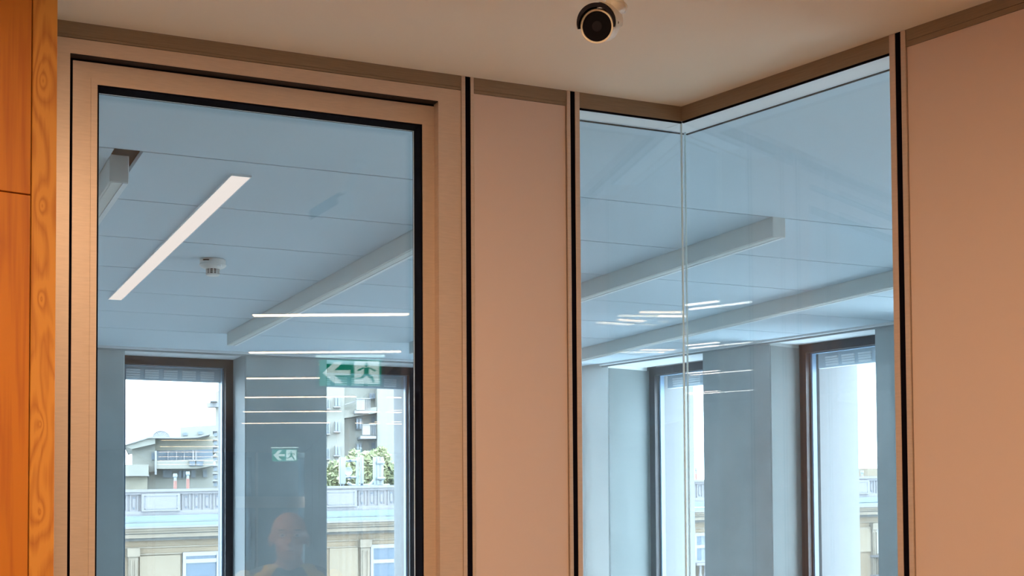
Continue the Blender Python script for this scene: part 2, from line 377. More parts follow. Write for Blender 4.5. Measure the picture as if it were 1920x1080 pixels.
for b0, nm in ((.010, 0), (.082, 1)):
    e = b0*(NBv[0]-0)/1.0
    xr = Bx(YA+b0, b0)
    A.one('glass_pane', 1.6870, xr-.003, b0, b0+.006, 0.02, 2.7065, GL_P, pa)
    bm = NB(); W.box(bm, xr-.0028, xr-.0004, YA+b0-.001, YA+b0+.0055, 0.02, 2.7065); put('glass_joint', bm, SILI, pa)

# door in partition A
dr = empty('door_1', (.84, YA, 0), 'glazed champagne framed door', kind='structure')
bm = NB(); A.ring(bm, .31, 1.3425, 0, 2.7112, .063, .035, None, 0, .0914)
put('door_frame', bm, ALU, dr)
A.one('door_rebate', .372, 1.308, .0305, .0912, 2.6695, 2.70, BLACK, dr)
A.one('door_seal', .3735, 1.3065, .002, .0302, 2.6745, 2.6765, SEAL, dr)
A.one('door_seal', 1.3060, 1.3075, .010, .0302, 0, 2.675, SEAL, dr)
bm = NB(); A.box(bm, .371, .384, .034, .0912, 0, 2.67); put('door_gasket', bm, BLACK, dr); bm = NB(); A.box(bm, 1.300, 1.309, .034, .0912, 0, 2.67); put('door_gasket', bm, BLACK, dr)
leaf = NB(); A.ring(leaf, .3825, 1.3015, .01, 2.6700, .0405, .036, .10, .030, .0914)
lf = put('door_leaf', leaf, ALU, dr)
bm = NB(); A.ring(bm, .4232, 1.2612, .111, 2.6338, .0145, .0145, .0145, .0285, .0914); put('glazing_bead', bm, ALU, lf)
bm = NB(); A.ring(bm, .4370, 1.2474, .124, 2.6200, .0045, .0045, .0045, .0315, .0915); put('glass_gasket', bm, BLACK, lf)
bm = NB(); A.ring(bm, .4405, 1.2439, .128, 2.6165, .002, .0015, .002, .0812, .0858); put('glass_spacer', bm, OFFW, lf)
A.one('glass_pane', .440, 1.2444, .076, .081, .127, 2.617, GL_P, lf)
A.one('glass_pane', .440, 1.2444, .086, .091, .127, 2.617, GL_P, lf)
bm = NB(); tube(bm, [A.p(.402, -.01, .95), A.p(.402, -.045, .95), A.p(.415, -.05, .95), A.p(.53, -.05, .95)], .010)
hd = put('door_handle', bm, WHITE, dr, smooth=True)

# ------------------------------------------------------------------ partition B
pb = empty('wall_side', (2.2, 2.5, 0), 'side partition with glass pane, black post and panel', kind='structure')
bm = NB(); B.box(bm, 0, .7010, 0, .1, 2.7085, H); put('header', bm, ALU_H, pb)
B.one('header_gasket', -.001, .7010, .003, .0095, 2.7045, 2.7086, BLACK, pb)
B.one('header_gasket', -.077, .7010, .094, .1, 2.7036, 2.7086, BLACK, pb)
B.one('header_underside', -.075, .7010, .0095, .094, 2.7063, 2.7086, UNDER, pb)
post(B, pb, .7015, .7180, .7337, .7475, H)
for b0 in (.010, .082):
    B.one('glass_pane', -.79*b0, .7025, b0, b0+.006, .02, 2.7065, GL_P, pb)
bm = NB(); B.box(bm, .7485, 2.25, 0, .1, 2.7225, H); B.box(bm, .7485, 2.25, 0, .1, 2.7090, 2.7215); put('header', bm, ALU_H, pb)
B.one('wall_panel', .7490, 2.25, .003, .09, 0, 2.7085, PANEL, pb)
B.one('panel_joint', .7480, 2.25, .006, .085, 0, 2.73, GROOVE, pb)
for (s0, s1, g) in ((2.26, 3.6, 0), (3.61, 4.95, 0), (4.96, 6.0, 0), (6.01, 7.5, 1), (7.51, 9.0, 1), (9.01, 10.5, 1), (10.51, 12.2, 0), (12.21, 13.9, 0), (13.91, 15.6, 0), (15.61, 17.3, 0), (17.31, 19.6, 0)):
    B.one('post_trim', s0-.01, s0, -.002, .1, 0, H, ALU, pb)
    if g: B.one('glass_pane', s0, s1, .03, .036, .02, H-.04, GL_P, pb); B.one('header', s0, s1, 0, .1, H-.04, H, ALU_H, pb)
    else: B.one('wall_panel', s0+.001, s1-.001, .003, .09, 0, H, PANEL, pb)

# ------------------------------------------------------------------ timber wall on the left
DT = (0.9742, 0.2256); PT = Vector((*onp(105, 500, (.335, 3.06), (-DT[1], DT[0])).xy, 0))
T = Fr((PT.x, PT.y), DT, (-DT[1], DT[0]))
kk = lambda x, y: (onp(x, y, (PT.x, PT.y), (-DT[1], DT[0])) - PT).dot(T.d)
wt = empty('wall_left', (PT.x-.3, PT.y, 0), 'varnished timber wall lining', kind='structure')
sx = kk(56.5, 500)+.001; zj = onp(40, 363, (PT.x, PT.y), (-DT[1], DT[0])).z
T.one('timber_stile', sx+.0012, 0.0, 0, .045, 0, H, WOODS, wt, bev=.0012, label='knotty vertical timber board')
xb = sx-.0012; wdt = .62
for k in range(5):
    T.one('timber_board', xb-wdt, xb, 0, .045, zj+.0013, H, WOODP, wt, bev=.0012)
    T.one('timber_board', xb-wdt, xb, 0, .045, zj-1.05, zj-.0013, WOODP, wt, bev=.0012)
    T.one('timber_board', xb-wdt, xb, 0, .045, 0, zj-1.0526, WOODP, wt, bev=.0012)
    xb -= wdt+.0026
T.one('backing', xb, -.005, .0445, .10, 0, H, GROOVE, wt)
# far side of the corridor and its end
cl = Fr((-2.9, 2.2), DB, (-NBv[0], -NBv[1]))
cl.one('wall_left', 0, 18.7, 0, .1, 0, H, PANEL, kind='structure', label='champagne corridor wall behind the viewer')

# ------------------------------------------------------------------ office ceiling boxes
def boxsec(x, y0, y1, label):
    bm = NB(); W.box(bm, x-.03, x+.03, y0, y1, H-.075, H+.012)
    bmesh.ops.bevel(bm, geom=bm.edges[:], offset=.002, segments=1, affect='EDGES')
    o = put('ceiling_channel', bm, BEAM, loc=(x, (y0+y1)/2, H-.075), label=label, cat='ceiling channel', group='white box channels on the office ceiling')
    bm = NB(); W.box(bm, x+.012, x+.0285, y0+.003, y1-.003, H-.0775, H-.0752); put('edge_strip', bm, OFFW, o)
    bm = NB(); W.box(bm, x-.022, x+.008, y0+.003, y1-.003, H-.0765, H-.0752); put('light_slot', bm, BEAM, o)
    return o
boxsec(.66, 4.42, 8.30, 'short end of a white box channel at the left edge of the door glass')
boxsec(1.915, 3.9, 8.30, 'long white box channel running behind the door glass to the window wall')
boxsec(3.10, 4.30, 8.30, 'white box channel whose blunt end shows behind the glass corner')
boxsec(4.285, 4.30, 8.28, 'white box channel closest to the windows behind the glass corner')

# office strip lamps
def strip(x, m, label, y0=4.465, y1=7.225):
    o = empty('strip_lamp', (x, (y0+y1)/2, H), label, 'ceiling lamp', 'recessed office strip lamps')
    bm = NB(); F0 = Fr((0, 0), (1, 0), (0, 1))
    for x0, x1, ya, yb in ((x-.035, x-.032, y0, y1), (x+.032, x+.035, y0, y1), (x-.035, x+.035, y0-.003, y0), (x-.035, x+.035, y1, y1+.003)):
        W.box(bm, x0, x1, ya, yb, H-.0075, H+.01)
    put('lamp_housing', bm, OFFW, o)
    ym = (y0+y1)/2
    for a, b in ((y0, ym-.001), (ym+.001, y1)):
        bm = NB(); W.box(bm, x-.032, x+.032, a, b, H-.006, H+.009); put('diffuser', bm, m, o)
    return o
strip(1.06, STRIPM, 'long bright recessed strip lamp running diagonally behind the door glass')
for x, y0, l in ((-.98, 4.55, 'nearest'), (-2.45, 5.35, 'second'), (-3.93, 6.1, 'third'), (-5.4, 6.85, 'fourth')):
    strip(x, STRIPM2, 'bright office strip lamp, %s one mirrored in the side glass' % l, y0, y0+1.9)

# ------------------------------------------------------------------ corridor and far-office lamps (mirrored in the glass)
YM = YA+.078
ORD = ['first', 'second', 'third', 'fourth', 'fifth', 'sixth', 'seventh', 'eighth']
U = Vector((.905, .425, 0)); V_ = Vector((-.425, .905, 0))
def bar(s, i, l, L=1.02, ud=(.905, .425)):
    U = Vector((*ud, 0)).normalized(); V_ = Vector((-U.y, U.x, 0))
    s = Vector((*s, H)); o = empty('lamp_bar', s+U*L/2, l, 'ceiling lamp', 'corridor lamp bars mirrored in the glass')
    Fq = Fr((s.x, s.y), (U.x, U.y), (V_.x, V_.y))
    bm = NB(); Fq.box(bm, -.006, L+.006, -.036, .036, H-.012, H); Fq_ = put('lamp_housing', bm, ALU, o)
    bm = NB(); Fq.box(bm, 0, L, -.030, .030, H-.0145, H-.0118); put('diffuser', bm, LAMPM, o)
    return o
for k in range(6):
    bar((1.84+.385*k, 2*YM-7.44-1.666*k), k, 'corridor lamp bar, %s line from the top mirrored in the door glass' % ORD[k])
for k in range(6):
    bar((3.50+.28*k, 2*YM-6.75-1.665*k), k, 'office lamp bar, %s of the row beyond the side partition' % ORD[k], 1.12, (.94, .34))
#PART2
# unseen warm fill panels, added over the corridor to brighten its walls
PANM = emat('corridor_fill_light', LAMP_COL, PAN); PANM2 = emat('door_fill_light', LAMP_COL, PAN*6.0)
for (x, y), l in (((-.55, .40), 'square warm fill panel added above the viewer'), ((-.25, -.75), 'square warm fill panel added above the corridor behind the viewer'), ((.38, 1.66), 'small warm fill panel added in front of the door')):
    kq = .5 if y > 1 else 1
    o = empty('fill_panel', (x, y, H-.014), l, 'ceiling lamp')
    F1 = Fr((x, y), (NBv[0], NBv[1]), (-DB[0], -DB[1]))
    bm = NB(); F1.box(bm, -.42*kq, .42*kq, -.32*kq, .32*kq, H-.012, H-.001); put('lamp_housing', bm, WHITE, o)
    bm = NB(); F1.box(bm, -.40*kq, .40*kq, -.30*kq, .30*kq, H-.014, H-.0119); put('diffuser', bm, PANM2 if y > 1 else PANM, o)

# ------------------------------------------------------------------ corridor end wall with glazed door and narrow windows
def V(x, y, Yv):      # a pixel seen in the mirror, as the real point of the corridor
    p = aty(x, y, Yv); return Vector((p.x, 2*YM-p.y, p.z))
Yv = 2*YM-YEND
ex = lambda x: aty(x, 900, Yv).x
ez = lambda y: aty(530, y, Yv).z
E_ = Fr((0, YEND), (1, 0), (0, -1))
we = empty('wall_front', (4, YEND, 0), 'grey end wall of the corridor with narrow windows', kind='structure')
holes = [(ex(560), ex(572), ez(1000), ez(858)), (ex(573), ex(587), ez(928), ez(858)), (ex(461), ex(472), ez(1050), ez(858))]
xs = sorted(set([-6.6, 16] + [h[0] for h in holes] + [h[1] for h in holes]))
zs = sorted(set([0, H] + [h[2] for h in holes] + [h[3] for h in holes]))
bm = NB()
for a, b in zip(xs, xs[1:]):
    for c, d in zip(zs, zs[1:]):
        if not any(h[0] <= a+1e-6 and b <= h[1]+1e-6 and h[2] <= c+1e-6 and d <= h[3]+1e-6 for h in holes): E_.box(bm, a, b, 0, .2, c, d)
bmesh.ops.remove_doubles(bm, verts=bm.verts, dist=1e-5)
put('wall_face', bm, mat('blue_grey_end_wall', (.16, .22, .25), .8), we)
for h in holes: E_.one('obscured_pane', h[0], h[1], .05, .06, h[2], h[3], glassmat('obscured_glass', (.10, .16, .19)), we)
E_.one('transom', ex(440), ex(590), -.08, 0, ez(952), ez(931), ALU, we)
E_.one('door_jamb', ex(590), ex(604), -.08, 0, 0, ez(840), ALU, we)
E_.one('door_head', ex(440), ex(604), -.08, 0, ez(842), ez(832), ALU, we)
E_.one('door_jamb', ex(478), ex(482), -.08, 0, 0, ez(842), ALU, we)

# ------------------------------------------------------------------ exit signs (mirrored in the door glass)
SGREEN = emat('exit_sign_green', (0.0, .17, .10), 1.5)
SWHITE = emat('exit_sign_white', (.75, .95, .85), .9)
ACRY = glassmat('acrylic_plate', (.80, .97, .92), .05)
def exit_sign(x0, y0, x1, y1, Yv, l, grp=None):
    """all parts are laid out as the mirror shows them and then mirrored about the glass plane"""
    P0 = aty(x0, y0, Yv); xc = aty((x0+x1)/2, (y0+y1)/2, Yv)
    ud = Vector((.9076, -.4198, 0)); nd = Vector((.4198, .9076, 0))
    dep = (xc-CAMP).dot(fw); wd = (x1-x0)/FPX*dep; ht = (y1-y0)/FPX*dep
    def q(u, v, d):
        p = xc + ud*(u-.5)*wd + nd*d + Vector((0, 0, (.5-v)*ht)); return Vector((p.x, 2*YM-p.y, p.z))
    def poly(bm, pts, d0, d1):
        a = [bm.verts.new(q(u, v, d0)) for u, v in pts]; b = [bm.verts.new(q(u, v, d1)) for u, v in pts]; n = len(pts)
        bm.faces.new(a); bm.faces.new(b[::-1])
        for i in range(n): bm.faces.new((a[i], a[(i+1) % n], b[(i+1) % n], b[i]))
    base = q(.5, .5, 0); o = empty('exit_sign', base, l, 'sign', grp)
    bm = NB(); poly(bm, [(0, .0), (1, .0), (1, 1), (0, 1)], 0, .006); put('acrylic_plate', bm, ACRY, o)
    bm = NB(); poly(bm, [(.05, .08), (.95, .08), (.95, .92), (.05, .92)], -.003, 0); pn = put('green_panel', bm, SGREEN, o)
    bm = NB(); poly(bm, [(.10, .50), (.27, .16), (.40, .16), (.27, .42), (.50, .42), (.50, .58), (.27, .58), (.40, .84), (.27, .84)], -.005, -.003); put('arrow', bm, SWHITE, o)
    bm = NB(); poly(bm, [(.56, .14), (.92, .14), (.92, .86), (.56, .86)], -.005, -.003); put('doorway_symbol', bm, SWHITE, o)
    bm = NB()
    c = (.735, .26)
    poly(bm, [(c[0]+.028*math.cos(t*math.pi/5), c[1]+.065*math.sin(t*math.pi/5)) for t in range(10)], -.007, -.005)
    for pts in ([(.70, .34), (.78, .34), (.77, .58), (.70, .56)], [(.71, .36), (.62, .46), (.60, .42), (.69, .33)], [(.77, .36), (.86, .48), (.88, .44), (.79, .34)],
                [(.70, .54), (.76, .56), (.68, .70), (.58, .72), (.58, .67), (.65, .66)], [(.72, .55), (.78, .55), (.84, .66), (.86, .82), (.82, .82), (.79, .69)]):
        poly(bm, pts, -.007, -.005)
    put('running_figure', bm, SGREEN, o)
    top = q(.5, 0, 0).z
    bm = NB(); poly(bm, [(0, -.06), (1, -.06), (1, 0), (0, 0)], -.012, .018); put('sign_rail', bm, SWHITE, o)
    for u in (.2, .8):
        bm = NB(); p = q(u, -.06, .003); tube(bm, [p, (p.x, p.y, H)], .004, 8); put('hanging_rod', bm, WHITE, o)
exit_sign(593, 669, 722, 728, 2*YM+1.74, 'large green exit sign with arrow mirrored at the top of the door glass')
exit_sign(508, 840, 560, 867, 2*YM+12.7, 'small distant green exit sign with arrow mirrored over the concrete pier')

# ------------------------------------------------------------------ smoke detector
sp_ = onp(399, 486, (0, 5.98), (0, 1)); sx_, sy_ = sp_.x, 5.98
sd = empty('smoke_detector', (sx_, sy_, H), 'white round smoke detector on the office ceiling beside the strip lamp', 'smoke detector')
bm = NB(); lathe(bm, [(0, 0), (.052, 0), (.056, .004), (.056, .020), (.054, .022), (0, .022)], (sx_, sy_, H), (0, 0, -1), 36); put('base_ring', bm, WHITE, sd, smooth=False)
bm = NB(); lathe(bm, [(0, .0225), (.0585, .0225), (.059, .026), (.052, .034), (.034, .043), (0, .043)], (sx_, sy_, H), (0, 0, -1), 36); put('detector_body', bm, WHITE, sd, smooth=False)
bm = NB(); lathe(bm, [(0, .043), (.024, .043), (.024, .064), (0, .064)], (sx_, sy_, H), (0, 0, -1), 24); put('sensor_chamber', bm, mat('dark_mesh', (.02, .035, .045), .7), sd)
bm = NB()
for k in range(10):
    t = k*2*math.pi/10+.2; c, s_ = math.cos(t), math.sin(t); F2 = Fr((sx_+c*.028, sy_+s_*.028), (-s_, c), (c, s_)); F2.box(bm, -.0022, .0022, -.006, .002, H-.0665, H-.042)
put('cage_ribs', bm, WHITE, sd)
bm = NB()
for z in (.050, .057): lathe(bm, [(.0285, z), (.0295, z), (.0295, z+.002), (.0285, z+.002), (.0285, z)], (sx_, sy_, H), (0, 0, -1), 28)
put('cage_rings', bm, WHITE, sd)
bm = NB(); lathe(bm, [(0, .064), (.0295, .064), (.030, .067), (.026, .0715), (0, .0725)], (sx_, sy_, H), (0, 0, -1), 30); put('end_cap', bm, WHITE, sd, smooth=False)
bm = NB(); Fr((sx_, sy_), (rt.x, rt.y), (fw.x, fw.y)).box(bm, -.030, -.004, -.0568, -.055, H-.013, H-.008); put('printed_mark', bm, SHADE, sd)
bm = NB(); Fr((sx_, sy_), (rt.x, rt.y), (fw.x, fw.y)).box(bm, .028, .046, -.042, -.030, H-.0375, H-.031); put('indicator_window', bm, BLINDL, sd)

# ------------------------------------------------------------------ surveillance camera on the corridor ceiling
def at_depth(x, y, dep): return CAMP + ray(x, y)*dep
cc = at_depth(1119, 49.5, 2.72)            # centre of the front face
R = 32.0/FPX*2.72*1.0
ax = (CAMP - cc).normalized()
ax = (ax + rt*(-.15) + up*(-.02)).normalized()            # points towards the viewer, a little past him
sc = empty('surveillance_camera', (cc.x, cc.y, cc.z), 'round white bullet security camera with black lens and black hood hanging from the ceiling', 'security camera')
bm = NB(); lathe(bm, [(R*.85, -.004), (R*.87, .0), (R*.96, .0), (R*1.0, -.003), (R*1.0, -.020), (R*.97, -.0205), (R*.97, -.022), (R*1.0, -.0225), (R*.98, -.09), (R*.9, -.115), (R*.5, -.125), (0, -.125)], cc, ax, 48)
put('camera_body', bm, CAMW, sc, smooth=True)
for o in [bpy.data.objects['camera_body']]:
    o.data.set_sharp_from_angle(angle=math.radians(35))
bm = NB(); lathe(bm, [(0, -.0035), (R*.85, -.0035), (R*.85, -.02), (0, -.02)], cc, ax, 40); put('lens_window', bm, LENS, sc)
bm = NB(); lathe(bm, [(R*.30, -.0033), (R*.27, -.003), (0, -.0028)], cc, ax, 24); put('lens', bm, SHADE, sc)
# hood: part of a cylinder over the top of the body, its opening downwards
uh = (up - ax*up.dot(ax)).normalized(); vh = uh.cross(ax).normalized(); 
if vh.dot(rt) < 0: vh = -vh
bm = NB(); rows = []
for (h, rr) in ((.014, 1.16), (.014, 1.03), (-.10, 1.03), (-.10, 1.16)):
    row = []
    for k in range(29):
        t = math.radians(-98+k*196/28)
        off_ = uh*(R*.06)
        f_ = rr if rr < 1.1 else 1.03+.24*max(.15, math.cos(t*.80))
        row.append(bm.verts.new(cc + ax*h + off_ + (uh*math.cos(t) + vh*math.sin(t))*R*f_))
    rows.append(row)
for i in range(4):
    a, b = rows[i], rows[(i+1) % 4]
    for k in range(28): bm.faces.new((a[k], a[k+1], b[k+1], b[k]))
bm.faces.new([r_[0] for r_ in rows]); bm.faces.new([r_[-1] for r_ in rows][::-1])
put('sunshield', bm, SHADE, sc)
# upper skin of the hood is the pale housing colour
bm = NB(); rows = []
for (h, rr) in ((.010, 1.215), (.006, 1.10), (-.10, 1.10), (-.10, 1.215)):
    row = []
    for k in range(25):
        t = math.radians(8+k*92/24); f_ = (1.03+.24*max(.15, math.cos(t*.80))) + (.045 if rr > 1.15 else 0.005)
        row.append(bm.verts.new(cc + ax*(h-.004) + uh*(R*.06) + (uh*math.cos(t) + vh*math.sin(t))*R*f_))
    rows.append(row)
for i in range(4):
    a, b = rows[i], rows[(i+1) % 4]
    for k in range(24): bm.faces.new((a[k], a[k+1], b[k+1], b[k]))
bm.faces.new([r_[0] for r_ in rows]); bm.faces.new([r_[-1] for r_ in rows][::-1])
put('hood_skin', bm, CAMW, sc)
kn = cc - ax*.060 + uh*R*1.15 + vh*R*.55
bs = at_depth(1141, 3, 2.86); bs = Vector((bs.x, bs.y, H)); sw = at_depth(1165, 15, 2.80)
bm = NB(); tube(bm, [kn, (kn+sw)/2 + Vector((0, 0, -.002)), sw], [.013, .014, .012], 14); put('bracket_arm', bm, CAMW, sc, smooth=True)
bm = NB(); lathe(bm, [(0, -.016), (.007, -.016), (.0105, -.011), (.0115, 0), (.0105, .008), (.006, .012), (0, .012)], sw, rt, 20); put('swivel_joint', bm, WHITE, sc, smooth=True)
bm = NB(); tube(bm, [sw, (sw.x-.012, sw.y, sw.z+.02), (bs.x+.008, bs.y, H-.010)], [.011, .012, .013], 14); put('bracket_neck', bm, CAMW, sc, smooth=True)
bm = NB(); lathe(bm, [(0, 0), (.036, 0), (.036, -.006), (.032, -.011), (.014, -.015), (0, -.015)], bs, (0, 0, 1), 36); put('base_plate', bm, CAMW, sc)
bm = NB(); tube(bm, [at_depth(1141, 4.5, 2.80), at_depth(1147, 3.8, 2.80)], .0028, 8); put('cable_slot', bm, SHADE, sc)
bm = NB(); lathe(bm, [(0, 0), (.0035, 0), (.0035, .003), (0, .003)], cc - ax*.03 + (uh*math.cos(1.45)+vh*math.sin(1.45))*R*1.10, ax, 12); put('screw', bm, GROOVE, sc)

# ------------------------------------------------------------------ outside: ground, old building opposite, blocks, tree, antennas
STONE = mat('pale_render', (0.135, 0.100, 0.066), .9, noise=.10, nscale=.9)
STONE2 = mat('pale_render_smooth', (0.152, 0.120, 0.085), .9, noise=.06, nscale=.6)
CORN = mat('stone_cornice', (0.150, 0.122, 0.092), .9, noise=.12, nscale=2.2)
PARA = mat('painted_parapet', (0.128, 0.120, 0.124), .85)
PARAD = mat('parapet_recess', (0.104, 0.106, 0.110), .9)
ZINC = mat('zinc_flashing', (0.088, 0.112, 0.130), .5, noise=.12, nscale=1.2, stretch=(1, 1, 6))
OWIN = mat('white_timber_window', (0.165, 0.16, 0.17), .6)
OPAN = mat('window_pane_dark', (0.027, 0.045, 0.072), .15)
CURT = mat('net_curtain', (0.120, 0.132, 0.144), .9)
YT = 50.0; SL = .0218
def tw(x, y): p = aty(x, y, YT); return p.x, p.z - SL*p.x
def zt(y, x=320): return tw(x, y)[1]
def tbox(bm, x0, x1, z0, z1, y0, y1, mi=0):
    hexa(bm, [(x0, y0, z0+SL*x0), (x1, y0, z0+SL*x1), (x1, y1, z0+SL*x1), (x0, y1, z0+SL*x0), (x0, y0, z1+SL*x0), (x1, y0, z1+SL*x1), (x1, y1, z1+SL*x1), (x0, y1, z1+SL*x0)], mi)
GZ = -15.0
bm = NB(); prism(bm, [(-150, 11), (250, 11), (250, 300), (-150, 300)], GZ-.5, GZ); put('street_ground', bm, mat('street_asphalt', (0.096, 0.096, 0.099), .9, noise=.1, nscale=.5), kind='structure', label='street far below the windows')
ob = empty('old_building', (25, YT, GZ), 'ornate old building opposite with pale blue balustrade and stone cornice', 'building')
XL, XR = -6.0, 50.0
def tpart(name, m, *boxes, par=None, **k):
    bm = NB()
    for b in boxes: tbox(bm, *b)
    return put(name, bm, m, par or ob, **k)
ZTOP, ZR, ZP1, ZP0, ZB = zt(917), zt(922), zt(926.5), zt(957), zt(966)
Z1, Z2, Z3, Z4, Z5, Z6 = zt(978), zt(989), zt(1000), zt(1008), zt(1025), zt(1037)
tpart('wall', STONE, (XL, XR, GZ, Z4, YT, YT+10))
tpart('parapet', PARA, (XL, XR, ZB, ZP0, YT-.2, YT+.3), (XL, XR, ZP0, ZP1, YT-.10, YT+.25), (XL, XR, ZP1, ZR, YT-.2, YT+.3), (XL, XR, ZR, ZTOP, YT-.27, YT+.35))
tpart('flashing', ZINC, (XL, XR, Z1, ZB, YT-.45, YT+.3), (XL, XR, Z2, Z1-.03, YT-.75, YT+.3), (XL, XR, Z1-.06, Z1-.02, YT-.60, YT+.3))
tpart('flashing_edge', PARA, (XL, XR, Z2, Z2+.07, YT-.80, YT))
tpart('cornice', CORN, (XL, XR, Z3+.12, Z2, YT-.68, YT), (XL, XR, Z3+.03, Z3+.12, YT-.56, YT), (XL, XR, Z4+.02, Z3+.0, YT-.48, YT), )
tpart('cornice_groove_shade', mat('shadow_dark_stone', (0.090, 0.087, 0.081), .9, noise=.25, nscale=4), (XL, XR, Z3-.01, Z3+.035, YT-.45, YT), (XL, XR, Z4-.08, Z4+.02, YT-.22, YT))  # dark groove line, and the cornice's shadow band painted as darker stone
tpart('frieze_band', CORN, (XL, XR, Z5-.02, Z5+.02, YT-.06, YT), (XL, XR, Z6-.03, Z6+.01, YT-.08, YT))
rl = tpart('roof', ZINC, (XL, XR, ZTOP-.9, ZTOP-.8, YT+.3, YT+10))
# balustrade: solid panels and baluster fields
X = lambda x, y=940: tw(x, y)[0]
pans = [(X(263), X(335)), (X(265)-5.4, X(265)-4.0), (X(605), X(665)), (X(1582), X(1623)), (22.3, 23.6), (28.5, 29.8), (34.3, 35.6), (45.2, 46.5)]
pans.sort()
for a, b in pans:
    tpart('parapet_panel', PARA, (a, b, ZP0-.02, ZP1+.02, YT-.28, YT-.1))
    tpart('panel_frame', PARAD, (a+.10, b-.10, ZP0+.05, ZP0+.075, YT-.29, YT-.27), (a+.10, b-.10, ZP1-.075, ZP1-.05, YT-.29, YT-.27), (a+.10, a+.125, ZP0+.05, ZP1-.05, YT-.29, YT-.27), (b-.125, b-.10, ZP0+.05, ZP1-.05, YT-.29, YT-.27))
PIT = .3755
def baluster(x):
    b = tpart('baluster', PARA, (x-.15, x-.105, ZP0, ZP1, YT-.145, YT-.1), (x+.105, x+.15, ZP0, ZP1, YT-.145, YT-.1), (x-.105, x+.105, ZP1-.05, ZP1, YT-.135, YT-.1), (x-.105, x+.105, ZP0, ZP0+.05, YT-.135, YT-.1))
    bm = NB(); tbox(bm, x-.05, x+.05, ZP0+.12, ZP1-.12, YT-.128, YT-.1)
    bmesh.ops.bevel(bm, geom=bm.edges[:], offset=.02, segments=2, affect='EDGES'); put('baluster_bulb', bm, PARA, b)
    tpart('baluster_hole', OPAN, (x-.025, x+.025, ZP0+.08, ZP0+.125, YT-.132, YT-.1), (x-.04, x+.045, ZP1-.13, ZP1-.10, YT-.132, YT-.1), par=b)
for (a0, a1), (b0, b1) in zip(pans, pans[1:]):
    n = max(1, int((b0-a1-.1)/PIT)); st = (b0-a1-.1)/n
    for k in range(n): baluster(a1+.05+st*(k+.5))
def owindow(xa, xb, zb, zt_, ztr, l=None, curtain=False, sub=None):
    f = tpart('window', OWIN, (xa, xb, zt_-.14, zt_, YT-.12, YT), (xa, xb, ztr-.07, ztr+.07, YT-.12, YT), (xa, xb, zb, zb+.1, YT-.12, YT), (xa, xa+.11, zb, zt_, YT-.13, YT), (xb-.11, xb, zb, zt_, YT-.13, YT), ((xa+xb)/2-.13, (xa+xb)/2+.13, zb, zt_, YT-.14, YT))
    m_ = (xa+xb)/2
    for x0, x1 in ((xa+.1, m_-.12), (m_+.12, xb-.1)):
        for z0, z1 in ((zb+.08, ztr-.06), (ztr+.06, zt_-.12)):
            tpart('pane', OPAN, (x0, x1, z0, z1, YT-.05, YT+.02), par=f)
            if curtain: tpart('curtain', CURT, (x0+(x1-x0)*.5, x1, z0, z1, YT-.055, YT-.049), par=f)
ZL = zt(1075)
owindow(X(342), X(342)+2.7, ZL-1.4, zt(1036.5), zt(1053.5))
owindow(X(693), X(693)+2.6, ZL-1.4, tw(693, 1021.5)[1], tw(693, 1053)[1])
owindow(X(1298.5), X(1298.5)+1.55, tw(1300, 1055.5)[1], tw(1300, 999.5)[1], tw(1300, 1025)[1], curtain=True)
owindow(X(1640), X(1640)+1.7, tw(1640, 1038)[1], tw(1640, 987.5)[1], tw(1640, 1013)[1], curtain=True)
for x in (X(342)-7.2, 22.6, 27.5, 34.4, 45.5): owindow(x, x+1.9, ZL-.5, zt(1037), zt(1053), curtain=True)
def pilaster(xa, xb, ztop):
    w_ = (xb-xa)
    tpart('pilaster', CORN, (xa, xb, GZ, ztop, YT-.18, YT), (xa-.05, xb+.05, ztop, ztop+.30, YT-.26, YT), (xa+w_*.18, xa+w_*.34, GZ, ztop-.12, YT-.23, YT), (xa+w_*.66, xa+w_*.82, GZ, ztop-.12, YT-.23, YT))
pilaster(X(240), X(258), zt(1041)); pilaster(X(674), X(691), tw(680, 1026)[1]); pilaster(X(1288), X(1296), tw(1290, 1004)[1]); pilaster(X(1631), X(1639), tw(1635, 993)[1]); pilaster(X(1572), X(1583), tw(1575, 992)[1])
for a, b, y1, x in ((262, 338, 1041, 320), (617, 670, 1027, 650), (1586, 1630, 990, 1600)):
    zz = tw(x, y1)[1]; tpart('wall_panel', STONE2, (X(a), X(b), zz-(1.1 if x == 1600 else 3), zz, YT-.07, YT))
# balconies under the right hand windows
for xa, xb, x, y in ((X(1288), X(1345), 1300, 1056.5), (X(1630), X(1690), 1640, 1042)):
    zz = tw(x, y)[1]
    bl = tpart('balcony', PARA, (xa, xb, zz-.06, zz+.04, YT-.75, YT), (xa, xb, zz-1.0, zz-.85, YT-.8, YT))
    k = xa+.25
    while k < xb:
        bm = NB(); lathe(bm, [(.05, -.87), (.09, -.62), (.05, -.35), (.06, -.06)], (k, YT-.6, zz+SL*k), (0, 0, 1), 8); put('baluster', bm, PARA, bl); k += .245
tpart('downpipe_box', PARA, (X(1571), X(1583), tw(1575, 1069)[1], tw(1575, 988)[1], YT-.5, YT-.19))

